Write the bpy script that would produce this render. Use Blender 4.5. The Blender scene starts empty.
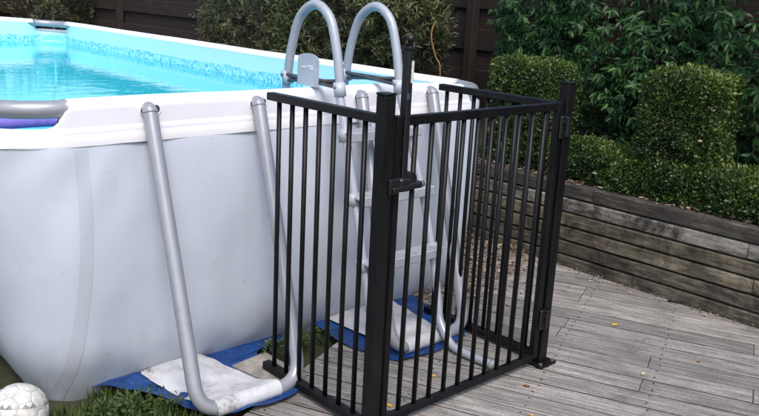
import bpy, bmesh, math, random
import numpy as np
from mathutils import Vector, Matrix, noise as mnoise

rng = np.random.default_rng(7)
random.seed(7)
S = bpy.context.scene
COL = S.collection
rad = math.radians

# ------------------------------------------------------------------ camera
CAM = np.array([-1.9194, -2.0214, 1.6040])
def cam_basis(yaw, pitch, roll):
    cy, sy, cp, sp = math.cos(yaw), math.sin(yaw), math.cos(pitch), math.sin(pitch)
    fw = np.array([sy*cp, cy*cp, -sp]); rt = np.array([cy, -sy, 0.0]); up = np.cross(rt, fw)
    c, s = math.cos(roll), math.sin(roll)
    return c*rt+s*up, -s*rt+c*up, fw
RT, UP, FW = cam_basis(rad(43.430), rad(14.636), rad(2.923))
cd = bpy.data.cameras.new('camera'); cam = bpy.data.objects.new('camera', cd); COL.objects.link(cam)
cd.sensor_width = 36.0; cd.lens = 829.8/759*36.0; cd.clip_start = 0.05; cd.clip_end = 400
m = Matrix.Identity(4)
for i in range(3):
    m[i][0], m[i][1], m[i][2], m[i][3] = RT[i], UP[i], -FW[i], CAM[i]
cam.matrix_world = m
S.camera = cam
def to_px(P):
    d = np.asarray(P, float)-CAM; z = d@FW
    return 379.5+829.8*(d@RT)/z, 208-829.8*(d@UP)/z, z

# ------------------------------------------------------------------ light
SUN_AZ, SUN_EL = rad(214), rad(56)          # azimuth clockwise from +Y
w = bpy.data.worlds.new('World'); S.world = w; w.use_nodes = True
nt = w.node_tree; bg = nt.nodes['Background']
sky = nt.nodes.new('ShaderNodeTexSky'); sky.sky_type = 'NISHITA'; sky.sun_disc = False
sky.sun_elevation = SUN_EL; sky.sun_rotation = SUN_AZ
sky.air_density = 1.0; sky.dust_density = 3.0; sky.ozone_density = 1.0
nt.links.new(sky.outputs['Color'], bg.inputs['Color']); bg.inputs['Strength'].default_value = 0.13
sd = bpy.data.lights.new('sun', 'SUN'); sun = bpy.data.objects.new('sun', sd); COL.objects.link(sun)
sd.energy = 1.4; sd.angle = rad(24); sd.color = (1.0, 0.95, 0.89)
sv = Vector((math.sin(SUN_AZ)*math.cos(SUN_EL), math.cos(SUN_AZ)*math.cos(SUN_EL), math.sin(SUN_EL)))
sun.rotation_euler = sv.to_track_quat('Z', 'Y').to_euler(); sun.location = sv*30
S.view_settings.view_transform = 'Standard'; S.view_settings.look = 'None'
S.view_settings.exposure = 0.82; S.view_settings.gamma = 1.0
S.view_settings.use_curve_mapping = False

# ------------------------------------------------------------------ helpers
def mesh_from(name, V, F, smooth=False):
    me = bpy.data.meshes.new(name)
    me.from_pydata([tuple(map(float, v)) for v in V], [], [tuple(int(i) for i in f) for f in F])
    me.update()
    if smooth:
        me.polygons.foreach_set('use_smooth', [True]*len(me.polygons))
    return me

ROOT = {}
def tag(o, label=None, cat=None, group=None, kind=None):
    if label: o['label'] = label
    if cat: o['category'] = cat
    if group: o['group'] = group
    if kind: o['kind'] = kind
    return o
def thing(name, loc, label=None, cat=None, group=None, kind=None):
    o = bpy.data.objects.new(name, None); COL.objects.link(o)
    o.empty_display_size = 0.1; o.location = loc
    ROOT[o.name] = np.array(loc, float)
    return tag(o, label, cat, group, kind)
def part(name, VF, mat, parent=None, smooth=False, kind=None):
    V, F = VF
    V = np.asarray(V, float)
    base = ROOT[parent.name] if parent else np.zeros(3)
    me = mesh_from(name, V-base, F, smooth)
    me.materials.append(mat)
    o = bpy.data.objects.new(name, me); COL.objects.link(o)
    if parent:
        o.parent = parent
    ROOT[o.name] = base
    if kind: o['kind'] = kind
    return o
def single(name, VF, mat, loc, label=None, cat=None, group=None, smooth=False, kind=None):
    V, F = VF
    me = mesh_from(name, np.asarray(V, float)-np.array(loc, float), F, smooth); me.materials.append(mat)
    o = bpy.data.objects.new(name, me); COL.objects.link(o); o.location = loc
    ROOT[o.name] = np.array(loc, float)
    return tag(o, label, cat, group, kind)

def join(*vfs):
    V, F, n = [], [], 0
    for v, f in vfs:
        v = np.asarray(v, float); V.append(v); F += [tuple(i+n for i in q) for q in f]; n += len(v)
    return np.concatenate(V), F

def box(c, s, rz=0.0, bev=0.003, ax=None):
    """bevelled box; centre c, size s, optional 3x3 axes"""
    bm = bmesh.new(); bmesh.ops.create_cube(bm, size=1.0)
    for v in bm.verts: v.co = Vector((v.co.x*s[0], v.co.y*s[1], v.co.z*s[2]))
    if bev: bmesh.ops.bevel(bm, geom=bm.edges[:], offset=bev, segments=1, affect='EDGES')
    bm.verts.index_update()
    V = np.array([v.co[:] for v in bm.verts]); F = [[v.index for v in f.verts] for f in bm.faces]; bm.free()
    if ax is not None: V = V@np.asarray(ax, float)
    elif rz:
        cc, ss = math.cos(rz), math.sin(rz); V = V@np.array([[cc, ss, 0], [-ss, cc, 0], [0, 0, 1]])
    return V+np.array(c, float), F

def smooth_path(P, n=6):
    """Catmull-Rom through points"""
    P = np.asarray(P, float); Q = np.vstack([2*P[0]-P[1], P, 2*P[-1]-P[-2]]); out = []
    for i in range(1, len(Q)-2):
        a, b, c, d = Q[i-1], Q[i], Q[i+1], Q[i+2]
        for k in range(n):
            t = k/n
            out.append(.5*((2*b)+(-a+c)*t+(2*a-5*b+4*c-d)*t*t+(-a+3*b-3*c+d)*t**3))
    out.append(P[-1]); return np.array(out)

def fillet(P, r, n=6):
    """polyline with rounded corners (r may be a list for inner points)"""
    P = [np.asarray(p, float) for p in P]; out = [P[0]]
    for i in range(1, len(P)-1):
        ri = r[i-1] if isinstance(r, (list, tuple)) else r
        a, b, c = P[i-1], P[i], P[i+1]
        d1 = (a-b)/np.linalg.norm(a-b); d2 = (c-b)/np.linalg.norm(c-b)
        ang = math.acos(np.clip(d1@d2, -1, 1)); L = ri/math.tan(ang/2) if ang < 3.1 else 0
        L = min(L, .49*np.linalg.norm(a-b), .49*np.linalg.norm(c-b))
        p0, p1 = b+d1*L, b+d2*L
        for k in range(n+1):
            t = k/n; out.append((1-t)**2*p0+2*t*(1-t)*b+t*t*p1)
    out.append(P[-1]); return np.array(out)

def tube(P, r, seg=14, cap=True, rs=None):
    P = np.asarray(P, float); n = len(P)
    T = np.gradient(P, axis=0); T /= np.linalg.norm(T, axis=1)[:, None]+1e-12
    a = np.array([0, 0, 1.0]) if abs(T[0][2]) < .9 else np.array([1.0, 0, 0])
    N = np.cross(T[0], a); N /= np.linalg.norm(N); V = []; F = []
    for i in range(n):
        N = N-T[i]*(N@T[i]); N /= np.linalg.norm(N); B = np.cross(T[i], N)
        rr = r if rs is None else rs[i]
        for k in range(seg):
            t = 2*math.pi*k/seg; V.append(P[i]+rr*(math.cos(t)*N+math.sin(t)*B))
    for i in range(n-1):
        for k in range(seg):
            k2 = (k+1) % seg; F.append((i*seg+k, i*seg+k2, (i+1)*seg+k2, (i+1)*seg+k))
    if cap:
        F.append(tuple(range(seg-1, -1, -1))); F.append(tuple((n-1)*seg+k for k in range(seg)))
    return np.array(V), F

def grid(nu, nv, fn, closed_u=False):
    V = [fn(i, j) for i in range(nu) for j in range(nv)]; F = []
    for i in range(nu if closed_u else nu-1):
        for j in range(nv-1):
            i2 = (i+1) % nu; F.append((i*nv+j, i2*nv+j, i2*nv+j+1, i*nv+j+1))
    return np.array(V, float), F

def nz(x, y, z=0.0, s=1.0):
    return mnoise.noise(Vector((x*s, y*s, z*s)))

# ------------------------------------------------------------------ materials
def M(name):
    ma = bpy.data.materials.new(name); ma.use_nodes = True
    return ma, ma.node_tree, ma.node_tree.nodes['Principled BSDF']
def N(nt, t, **kw):
    n = nt.nodes.new(t)
    for k, v in kw.items():
        if k in n.inputs: n.inputs[k].default_value = v
        else: setattr(n, k, v)
    return n
def ramp(nt, src, stops):
    r = nt.nodes.new('ShaderNodeValToRGB'); e = r.color_ramp.elements
    while len(e) < len(stops): e.new(0.5)
    for q, (p, c) in zip(e, stops):
        q.position = p; q.color = tuple(c)+(1,) if len(c) == 3 else c
    nt.links.new(src, r.inputs['Fac']); return r.outputs['Color']
def mixc(nt, fac, a, b, mode='MIX'):
    mx = nt.nodes.new('ShaderNodeMix'); mx.data_type = 'RGBA'; mx.blend_type = mode
    for s, v in ((mx.inputs['Factor'], fac), (mx.inputs['A'], a), (mx.inputs['B'], b)):
        if hasattr(v, 'default_value') or hasattr(v, 'is_output'): nt.links.new(v, s)
        else: s.default_value = v if isinstance(v, (int, float)) else tuple(v)+(1,)
    return mx.outputs['Result']
def coords(nt, scale=(1, 1, 1), kind='Object', rot=(0, 0, 0)):
    tc = nt.nodes.new('ShaderNodeTexCoord'); mp = nt.nodes.new('ShaderNodeMapping')
    mp.inputs['Scale'].default_value = scale; mp.inputs['Rotation'].default_value = rot
    nt.links.new(tc.outputs[kind], mp.inputs['Vector']); return mp.outputs['Vector']
def noise(nt, vec, scale, detail=4, rough=.55, dist=0.0):
    n = N(nt, 'ShaderNodeTexNoise', Scale=scale, Detail=detail, Roughness=rough, Distortion=dist)
    nt.links.new(vec, n.inputs['Vector']); return n.outputs['Fac']
def bump(nt, b, h, strength, dist=.01):
    n = N(nt, 'ShaderNodeBump', Strength=strength, Distance=dist)
    nt.links.new(h, n.inputs['Height']); nt.links.new(n.outputs['Normal'], b.inputs['Normal'])

def simple(name, col, rough=.5, metal=0.0, var=.15, vscale=8, bmp=0.0, bscale=60, col2=None, spec=.5):
    ma, nt, b = M(name); v = coords(nt); n = noise(nt, v, vscale, 5)
    c2 = col2 if col2 else tuple(max(0, x*(1-2*var)) for x in col)
    L = nt.links
    L.new(ramp(nt, n, [(.3, c2), (.65, col)]), b.inputs['Base Color'])
    b.inputs['Roughness'].default_value = rough; b.inputs['Metallic'].default_value = metal
    b.inputs['Specular IOR Level'].default_value = spec
    if bmp: bump(nt, b, noise(nt, v, bscale, 4), bmp, .004)
    return ma

MAT = {}
MAT['black'] = simple('black_powder_coat', (.0045, .0045, .0055), .36, 0, .2, 20, .06, 500, None, .3)
ma, nt, b = M('dusty_black_powder_coat'); v = coords(nt)
dz_ = noise(nt, coords(nt, (1, 1, .35)), 9, 7, .7, .5); dx_ = noise(nt, v, 160, 3, .6)
nt.links.new(ramp(nt, dz_, [(.42, (.0042, .0042, .0052)), (.62, (.008, .008, .0085)), (.78, (.022, .021, .020))]), b.inputs['Base Color'])
nt.links.new(ramp(nt, dz_, [(.3, (.28, .28, .28)), (.75, (.5, .5, .5))]), b.inputs['Roughness'])
b.inputs['Specular IOR Level'].default_value = .2; bump(nt, b, dx_, .08, .001); MAT['black'] = ma
MAT['latch'] = simple('black_plastic', (.006, .006, .007), .45, 0, .2, 40, .1, 300)
MAT['screw'] = simple('steel_screw', (.32, .32, .33), .4, .8, .1, 30)
MAT['sticker'] = simple('pale_sticker', (.75, .75, .77), .5, 0, .3, 90)

# galvanised / powder coated grey pool tube
ma, nt, b = M('grey_steel_tube'); v = coords(nt)
nt.links.new(ramp(nt, noise(nt, v, 30, 5, .6), [(.25, (.29, .30, .33)), (.75, (.34, .355, .39))]), b.inputs['Base Color'])
b.inputs['Metallic'].default_value = .3; b.inputs['Roughness'].default_value = .33
bump(nt, b, noise(nt, v, 220, 3), .06, .002); MAT['tube'] = ma
MAT['ladder'] = simple('ladder_grey_tube', (.40, .43, .49), .3, .2, .05, 25, .03, 200)
MAT['step'] = simple('grey_plastic_tread', (.38, .405, .455), .42, 0, .12, 14, .1, 150)
MAT['brace'] = simple('dark_grey_brace', (.07, .075, .09), .45, 0, .2, 20)

# pool fabric
def fabric(name, c1, c2, rough=.42, dirt=True):
    ma, nt, b = M(name); v = coords(nt); L = nt.links
    base = ramp(nt, noise(nt, v, 2.2, 4), [(.3, c1), (.7, c2)])
    if dirt:
        sp = ramp(nt, noise(nt, v, 34, 6, .7), [(.60, (1, 1, 1)), (.74, (.74, .73, .71))])
        base = mixc(nt, .7, base, sp, 'MULTIPLY')
        sx = nt.nodes.new('ShaderNodeSeparateXYZ'); L.new(coords(nt), sx.inputs['Vector'])
        n2 = noise(nt, coords(nt, (6, 6, 1.2)), 2.0, 5, .65)
        ad = N(nt, 'ShaderNodeMath', operation='MULTIPLY_ADD'); L.new(n2, ad.inputs[0]); ad.inputs[1].default_value = .34
        L.new(sx.outputs['Z'], ad.inputs[2])
        gr = ramp(nt, ad.outputs[0], [(.14, (.42, .41, .38)), (.26, (.80, .79, .76)), (.46, (1, 1, 1))])   # splashed soil round the foot
        base = mixc(nt, .8, base, gr, 'MULTIPLY')
    L.new(base, b.inputs['Base Color']); b.inputs['Roughness'].default_value = rough
    ww = N(nt, 'ShaderNodeTexVoronoi', Scale=420.0); L.new(v, ww.inputs['Vector'])
    n3 = noise(nt, coords(nt, (1, 1, .45)), 7, 6, .62, .8)
    mm = N(nt, 'ShaderNodeMath', operation='MULTIPLY_ADD'); L.new(n3, mm.inputs[0]); mm.inputs[1].default_value = 3.0; L.new(ww.outputs['Distance'], mm.inputs[2])
    bump(nt, b, mm.outputs[0], .22, .002)
    return ma
MAT['pvc'] = fabric('grey_pvc_wall', (.458, .499, .575), (.498, .539, .615))
MAT['sleeve'] = fabric('white_pvc_sleeve', (.77, .78, .835), (.82, .83, .875), .36, False)
MAT['hem'] = fabric('white_pvc_hem', (.88, .885, .91), (.90, .90, .92), .34, False)
MAT['weld'] = fabric('pvc_weld_strip', (.42, .452, .515), (.455, .487, .55))
# white ground sleeve with dirt
ma, nt, b = M('dirty_white_fabric'); v = coords(nt)
d1 = noise(nt, v, 7, 7, .68, .4); d2 = noise(nt, v, 60, 5, .7)
mm = N(nt, 'ShaderNodeMath', operation='MULTIPLY_ADD'); nt.links.new(d2, mm.inputs[0]); mm.inputs[1].default_value = .42; nt.links.new(d1, mm.inputs[2])
nt.links.new(ramp(nt, mm.outputs[0], [(.62, (.53, .545, .58)), (.82, (.42, .425, .44)), (.95, (.16, .155, .15))]), b.inputs['Base Color'])
b.inputs['Roughness'].default_value = .6; bump(nt, b, d1, .3, .01); MAT['groundsleeve'] = ma
# tarp
ma, nt, b = M('blue_tarpaulin'); v = coords(nt)
nt.links.new(mixc(nt, .75, ramp(nt, noise(nt, v, 9, 5), [(.3, (.004, .028, .13)), (.7, (.012, .07, .26))]),
             ramp(nt, noise(nt, v, 22, 6, .7), [(.5, (1, 1, 1)), (.72, (.45, .42, .4))]), 'MULTIPLY'), b.inputs['Base Color'])
b.inputs['Roughness'].default_value = .38; bump(nt, b, noise(nt, v, 26, 6, .6, 1.2), .8, .014); MAT['tarp'] = ma

# pool liner: pale blue with a printed mosaic band at the waterline, darker mosaic floor
ma, nt, b = M('pool_liner'); v = coords(nt); L = nt.links
tc = nt.nodes.new('ShaderNodeTexCoord'); sx = nt.nodes.new('ShaderNodeSeparateXYZ'); L.new(tc.outputs['Object'], sx.inputs['Vector'])
def math_(op, a, bb=None, c=None):
    n = N(nt, 'ShaderNodeMath', operation=op)
    for i, q in enumerate((a, bb, c)):
        if q is None: continue
        if hasattr(q, 'links'): L.new(q, n.inputs[i])
        else: n.inputs[i].default_value = q
    return n.outputs[0]
sxy = math_('ADD', sx.outputs['X'], sx.outputs['Y'])
cb = nt.nodes.new('ShaderNodeCombineXYZ')
L.new(math_('SNAP', sxy, .018), cb.inputs['X']); L.new(math_('SNAP', sx.outputs['Z'], .018), cb.inputs['Y'])
wn = nt.nodes.new('ShaderNodeTexWhiteNoise'); wn.noise_dimensions = '2D'; L.new(cb.outputs['Vector'], wn.inputs['Vector'])
tile = ramp(nt, wn.outputs['Value'], [(.0, (.04, .34, .55)), (.2, (.12, .58, .78)), (.45, (.20, .68, .86)), (.75, (.32, .77, .90)), (1.0, (.45, .82, .92))])
cl = noise(nt, coords(nt, (3, 3, 6)), 1.6, 3)
band = math_('MULTIPLY', math_('LESS_THAN', math_('ABSOLUTE', math_('SUBTRACT', math_('ADD', sx.outputs['Z'], math_('MULTIPLY', math_('SUBTRACT', cl, .5), .06)), .955)), .052), .95)
wallc = mixc(nt, band, (.47, .81, .90), tile)
cb2 = nt.nodes.new('ShaderNodeCombineXYZ'); L.new(math_('SNAP', sx.outputs['X'], .05), cb2.inputs['X']); L.new(math_('SNAP', sx.outputs['Y'], .05), cb2.inputs['Y'])
wn2 = nt.nodes.new('ShaderNodeTexWhiteNoise'); wn2.noise_dimensions = '2D'; L.new(cb2.outputs['Vector'], wn2.inputs['Vector'])
floorc = ramp(nt, wn2.outputs['Value'], [(0, (.03, .54, .70)), (.5, (.07, .70, .84)), (1, (.16, .80, .90))])
L.new(mixc(nt, math_('LESS_THAN', sx.outputs['Z'], .86), wallc, mixc(nt, .7, floorc, (.18, .86, .97))), b.inputs['Base Color'])
b.inputs['Roughness'].default_value = .35; MAT['liner'] = ma

# water: clear tinted sheet, mirror by Fresnel, rippled
ma = bpy.data.materials.new('pool_water'); ma.use_nodes = True; nt = ma.node_tree; nt.nodes.clear(); L = nt.links
out = nt.nodes.new('ShaderNodeOutputMaterial'); v = coords(nt, (1, 1.6, 1), 'Object', (0, 0, rad(20)))
tr = N(nt, 'ShaderNodeBsdfTransparent'); tr.inputs['Color'].default_value = (.62, .98, 1.0, 1)
gl = N(nt, 'ShaderNodeBsdfGlossy', Roughness=.02); gl.inputs['Color'].default_value = (.97, .98, 1, 1)
fr = N(nt, 'ShaderNodeFresnel', IOR=1.33)
h1 = noise(nt, v, 5.0, 3, .5, .3); h2 = noise(nt, v, 17.0, 2, .5)
mm = N(nt, 'ShaderNodeMath', operation='MULTIPLY_ADD'); L.new(h2, mm.inputs[0]); mm.inputs[1].default_value = .22; L.new(h1, mm.inputs[2])
bp = N(nt, 'ShaderNodeBump', Strength=.085, Distance=.02); L.new(mm.outputs[0], bp.inputs['Height'])
L.new(bp.outputs['Normal'], gl.inputs['Normal']); L.new(bp.outputs['Normal'], fr.inputs['Normal'])
mx = nt.nodes.new('ShaderNodeMixShader'); L.new(fr.outputs[0], mx.inputs[0]); L.new(tr.outputs[0], mx.inputs[1]); L.new(gl.outputs[0], mx.inputs[2])
L.new(mx.outputs[0], out.inputs['Surface']); MAT['water'] = ma

# weathered deck timber (plank-local: x along the board)
def timber(name, stops, rough, along=(1.2, 22, 22), reed=0.0, patch=None, bstr=.35, moss=None):
    ma, nt, b = M(name); L = nt.links
    oi = nt.nodes.new('ShaderNodeObjectInfo'); tc = nt.nodes.new('ShaderNodeTexCoord')
    off = N(nt, 'ShaderNodeVectorMath', operation='SCALE'); cbx = nt.nodes.new('ShaderNodeCombineXYZ')
    for k in 'XYZ': L.new(oi.outputs['Random'], cbx.inputs[k])
    L.new(cbx.outputs[0], off.inputs[0]); off.inputs['Scale'].default_value = 37.0
    ad = N(nt, 'ShaderNodeVectorMath', operation='ADD'); L.new(tc.outputs['Object'], ad.inputs[0]); L.new(off.outputs[0], ad.inputs[1])
    mp = nt.nodes.new('ShaderNodeMapping'); mp.inputs['Scale'].default_value = along; L.new(ad.outputs[0], mp.inputs['Vector'])
    g = noise(nt, mp.outputs['Vector'], 3.2, 7, .68, .25)
    col = ramp(nt, g, stops)
    rv = N(nt, 'ShaderNodeMapRange'); L.new(oi.outputs['Random'], rv.inputs['Value'])
    rv.inputs['To Min'].default_value = .74; rv.inputs['To Max'].default_value = 1.18
    vm = N(nt, 'ShaderNodeVectorMath', operation='SCALE'); L.new(col, vm.inputs[0]); L.new(rv.outputs[0], vm.inputs['Scale']); col = vm.outputs[0]
    wp = nt.nodes.new('ShaderNodeNewGeometry')
    if patch:
        big = noise(nt, wp.outputs['Position'], patch[0], 9, .76, .5)
        col = mixc(nt, .85, col, ramp(nt, big, patch[1]), 'MULTIPLY')
    if moss:
        mn = noise(nt, ad.outputs[0], moss[0], 7, .72, .5)
        col = mixc(nt, ramp(nt, mn, moss[1]), col, moss[2])
    fine = noise(nt, ad.outputs[0], 90, 4, .7)
    col = mixc(nt, .55, col, ramp(nt, fine, [(.32, (.45, .44, .43)), (.52, (1.0, 1.0, 1.0)), (.72, (1.35, 1.35, 1.33))]), 'MULTIPLY')
    L.new(col, b.inputs['Base Color']); b.inputs['Roughness'].default_value = rough
    h = g
    if reed:
        sxx = nt.nodes.new('ShaderNodeSeparateXYZ'); L.new(tc.outputs['Object'], sxx.inputs['Vector'])
        s1 = N(nt, 'ShaderNodeMath', operation='MULTIPLY'); L.new(sxx.outputs['Y'], s1.inputs[0]); s1.inputs[1].default_value = 2*math.pi/.0085
        s2 = N(nt, 'ShaderNodeMath', operation='SINE'); L.new(s1.outputs[0], s2.inputs[0])
        s3 = N(nt, 'ShaderNodeMath', operation='MULTIPLY_ADD'); L.new(s2.outputs[0], s3.inputs[0]); s3.inputs[1].default_value = reed; L.new(g, s3.inputs[2]); h = s3.outputs[0]
    bump(nt, b, h, bstr, .006)
    return ma
MAT['deck'] = timber('weathered_deck_board', [(.33, (.105, .099, .094)), (.5, (.238, .226, .216)), (.68, (.395, .378, .362))], .62, (1.1, 26, 26), .12,
                     (3.0, [(.34, (.58, .57, .56)), (.47, (.90, .89, .88)), (.62, (1.12, 1.11, 1.09))]))
MAT['sleeper'] = timber('weathered_sleeper', [(.33, (.026, .022, .016)), (.47, (.072, .063, .048)), (.58, (.120, .105, .080)), (.7, (.20, .178, .138))], .82, (2.2, 14, 14), 0,
                        (5.0, [(.40, (.20, .19, .18)), (.50, (.80, .79, .76)), (.60, (1.45, 1.42, 1.35))]), .8, (9, [(.52, (0, 0, 0)), (.72, (.5, .5, .5))], (.085, .085, .055)))
MAT['sleeper_brown'] = timber('brown_green_sleeper', [(.34, (.042, .036, .025)), (.5, (.130, .112, .080)), (.68, (.24, .21, .155))], .82, (2.2, 14, 14), 0,
                        (4.2, [(.40, (.18, .17, .16)), (.50, (.80, .79, .76)), (.60, (1.35, 1.32, 1.25))]), .8, (11, [(.5, (0, 0, 0)), (.74, (.55, .55, .55))], (.09, .095, .05)))
MAT['sleeper_pale'] = timber('lichened_sleeper', [(.33, (.06, .056, .048)), (.5, (.21, .20, .178)), (.68, (.36, .345, .315))], .85, (2.2, 14, 14), 0,
                        (3.6, [(.41, (.07, .065, .06)), (.455, (.5, .49, .47)), (.52, (1.1, 1.09, 1.07)), (.66, (1.35, 1.33, 1.3))]), .8)
MAT['sleeper_cap'] = timber('dark_cap_sleeper', [(.22, (.018, .016, .014)), (.5, (.050, .045, .038)), (.68, (.12, .112, .098)), (.82, (.26, .25, .23))], .85, (1.6, 18, 18), 0,
                        (4.0, [(.36, (.35, .34, .32)), (.52, (.85, .84, .81)), (.66, (1.4, 1.38, 1.33))]), .8)
MAT['darkfence'] = timber('dark_stained_board', [(.25, (.010, .006, .005)), (.5, (.024, .015, .013)), (.8, (.050, .032, .027))], .75, (1.2, 14, 14), 0, None, .4)
MAT['deckedge'] = simple('dark_board_edge', (.022, .020, .018), .9, 0, .3, 20)  # near-black plank sides, so the seams read as dark lines
MAT['paver'] = simple('grey_timber_offcut', (.33, .31, .28), .85, 0, .3, 14, .5, 60)

# soil, leaf and plant materials
ma, nt, b = M('bare_soil'); v = coords(nt)
nt.links.new(ramp(nt, noise(nt, v, 14, 8, .7), [(.3, (.018, .013, .010)), (.55, (.05, .036, .026)), (.75, (.10, .075, .052))]), b.inputs['Base Color'])
b.inputs['Roughness'].default_value = .95; bump(nt, b, noise(nt, v, 45, 8, .7), 1.0, .03); MAT['soil'] = ma
ma, nt, b = M('lawn_soil'); v = coords(nt)
nt.links.new(ramp(nt, noise(nt, v, 9, 8, .7), [(.3, (.03, .027, .015)), (.5, (.055, .06, .022)), (.7, (.07, .10, .03))]), b.inputs['Base Color'])
b.inputs['Roughness'].default_value = .95; bump(nt, b, noise(nt, v, 45, 8, .7), 1.0, .03); MAT['ground'] = ma

def leafmat(name, stops, rough, trans=.25, spec=.5, vein=True):
    ma, nt, b = M(name); L = nt.links
    at = nt.nodes.new('ShaderNodeAttribute'); at.attribute_name = 'var'
    oi = nt.nodes.new('ShaderNodeObjectInfo')
    src = at.outputs['Fac']
    col = ramp(nt, src, stops)
    v = coords(nt); col = mixc(nt, .5, col, ramp(nt, noise(nt, v, 30, 3), [(.3, (.7, .7, .7)), (.7, (1.15, 1.15, 1.1))]), 'MULTIPLY')
    L.new(col, b.inputs['Base Color']); b.inputs['Roughness'].default_value = rough; b.inputs['Specular IOR Level'].default_value = spec
    tl = nt.nodes.new('ShaderNodeBsdfTranslucent'); L.new(mixc(nt, 1.0, col, (1.1, 1.2, .5), 'MULTIPLY'), tl.inputs['Color'])
    mx = nt.nodes.new('ShaderNodeMixShader'); mx.inputs[0].default_value = trans
    L.new(b.outputs[0], mx.inputs[1]); L.new(tl.outputs[0], mx.inputs[2])
    L.new(mx.outputs[0], nt.nodes['Material Output'].inputs['Surface']); return ma
MAT['laurel'] = leafmat('laurel_leaf', [(0, (.010, .034, .009)), (.5, (.022, .076, .018)), (.85, (.044, .120, .026)), (1, (.11, .18, .035))], .44, .18, .3)
MAT['box'] = leafmat('box_leaf', [(0, (.012, .030, .006)), (.45, (.036, .078, .012)), (.75, (.080, .140, .019)), (.97, (.15, .21, .032)), (1, (.24, .17, .07))], .42, .2)
MAT['willow'] = leafmat('slender_leaf', [(0, (.016, .022, .008)), (.4, (.050, .064, .022)), (.7, (.092, .115, .036)), (1, (.20, .21, .09))], .5, .2)
MAT['weed'] = leafmat('weed_leaf', [(0, (.03, .055, .015)), (.5, (.055, .10, .022)), (1, (.11, .14, .04))], .5, .25)
MAT['litter'] = leafmat('dry_leaf', [(0, (.07, .045, .028)), (.4, (.16, .105, .065)), (.75, (.28, .20, .135)), (1, (.42, .33, .24))], .8, .1)
MAT['yellow'] = simple('yellow_leaf', (.72, .40, .05), .55, 0, .2, 40)
MAT['paleleaf'] = simple('pale_dry_leaf', (.55, .46, .30), .7, 0, .25, 40)
MAT['brownleaf'] = simple('red_brown_leaf', (.32, .15, .085), .7, 0, .25, 40)
MAT['redleaf'] = simple('red_leaf', (.38, .03, .02), .5, 0, .25, 40)
MAT['bark'] = simple('twig_bark', (.05, .038, .028), .9, 0, .25, 30, .5, 60)
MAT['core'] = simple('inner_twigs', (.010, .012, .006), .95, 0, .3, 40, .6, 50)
MAT['hose'] = simple('orange_cord', (.20, .10, .03), .6, 0, .2, 20)
MAT['noodle'] = simple('purple_foam', (.20, .15, .55), .6, 0, .12, 25, .2, 150)
MAT['plate'] = simple('grey_plastic_plate', (.42, .47, .54), .4, 0, .08, 14)
MAT['print'] = simple('white_print', (.8, .74, .76), .5, 0, .05, 14)

# ------------------------------------------------------------------ setting: ground, deck, garden bed
def gfn(i, j):
    x = -60+i*3.0; y = -60+j*3.0
    return (x, y, -.04)
single('ground', grid(41, 41, gfn), MAT['ground'], (0, 0, 0), kind='structure')

DB = np.array([.392, -.920]); DB /= np.linalg.norm(DB)            # board direction
DN = np.array([.920, .392]); DN /= np.linalg.norm(DN)             # across the boards
deck = thing('deck', (0, 0, 0), kind='structure')
def clip(poly, n, d):
    out = []
    for i in range(len(poly)):
        a, b2 = poly[i], poly[(i+1) % len(poly)]
        da, db = a@n-d, b2@n-d
        if da <= 0: out.append(a)
        if da*db < 0: out.append(a+(b2-a)*da/(da-db))
    return out
def plank(a0, a1, b0, b1):
    poly = [DB*a0+DN*b0, DB*a1+DN*b0, DB*a1+DN*b1, DB*a0+DN*b1]
    for n, d in (((1, 0), 2.325), ((0, -1), 2.6), ((-1, 0), 2.3)):
        poly = clip(poly, np.array(n, float), d)
        if len(poly) < 3: return
    c = sum(poly)/len(poly)
    if min(np.linalg.norm(p-q) for p, q in zip(poly, poly[1:]+poly[:1])) < 1e-4: pass
    area = .5*abs(sum(p[0]*q[1]-p[1]*q[0] for p, q in zip(poly, poly[1:]+poly[:1])))
    if area < .004: return
    tilt = random.uniform(-.0012, .0012)
    L2 = [((p-c)@DB, (p-c)@DN) for p in poly]
    if .5*sum(L2[i][0]*L2[(i+1) % len(L2)][1]-L2[i][1]*L2[(i+1) % len(L2)][0] for i in range(len(L2))) < 0: L2 = L2[::-1]
    n = len(L2); bv = .0030
    ins = []
    for (x, y) in L2:
        r = math.hypot(x, y); ins.append((x-np.sign(x)*bv, y-np.sign(y)*bv))
    V = [(x, y, -.028) for x, y in L2]+[(x, y, -.0022) for x, y in L2]+[(x, y, tilt) for x, y in ins]
    F = [tuple(range(n))[::-1], tuple(2*n+i for i in range(n))]
    for k in (0, 1):
        F += [(k*n+i, k*n+(i+1) % n, (k+1)*n+(i+1) % n, (k+1)*n+i) for i in range(n)]
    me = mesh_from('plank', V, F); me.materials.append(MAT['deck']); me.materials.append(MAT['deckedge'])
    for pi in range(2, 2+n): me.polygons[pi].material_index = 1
    o = bpy.data.objects.new('plank', me); COL.objects.link(o); o.parent = deck
    o.location = (c[0], c[1], 0); o.rotation_euler = (0, 0, math.atan2(DB[1], DB[0]))
PITCH = .1375
A0 = -.488                                              # board ends by the pool
jn = np.array([(1.56, .206), (1.483, -.31), (1.525, -.778)])
pinned = [(q@DB, q@DN) for q in jn]
OFF = pinned[0][1]+PITCH*.5
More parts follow.
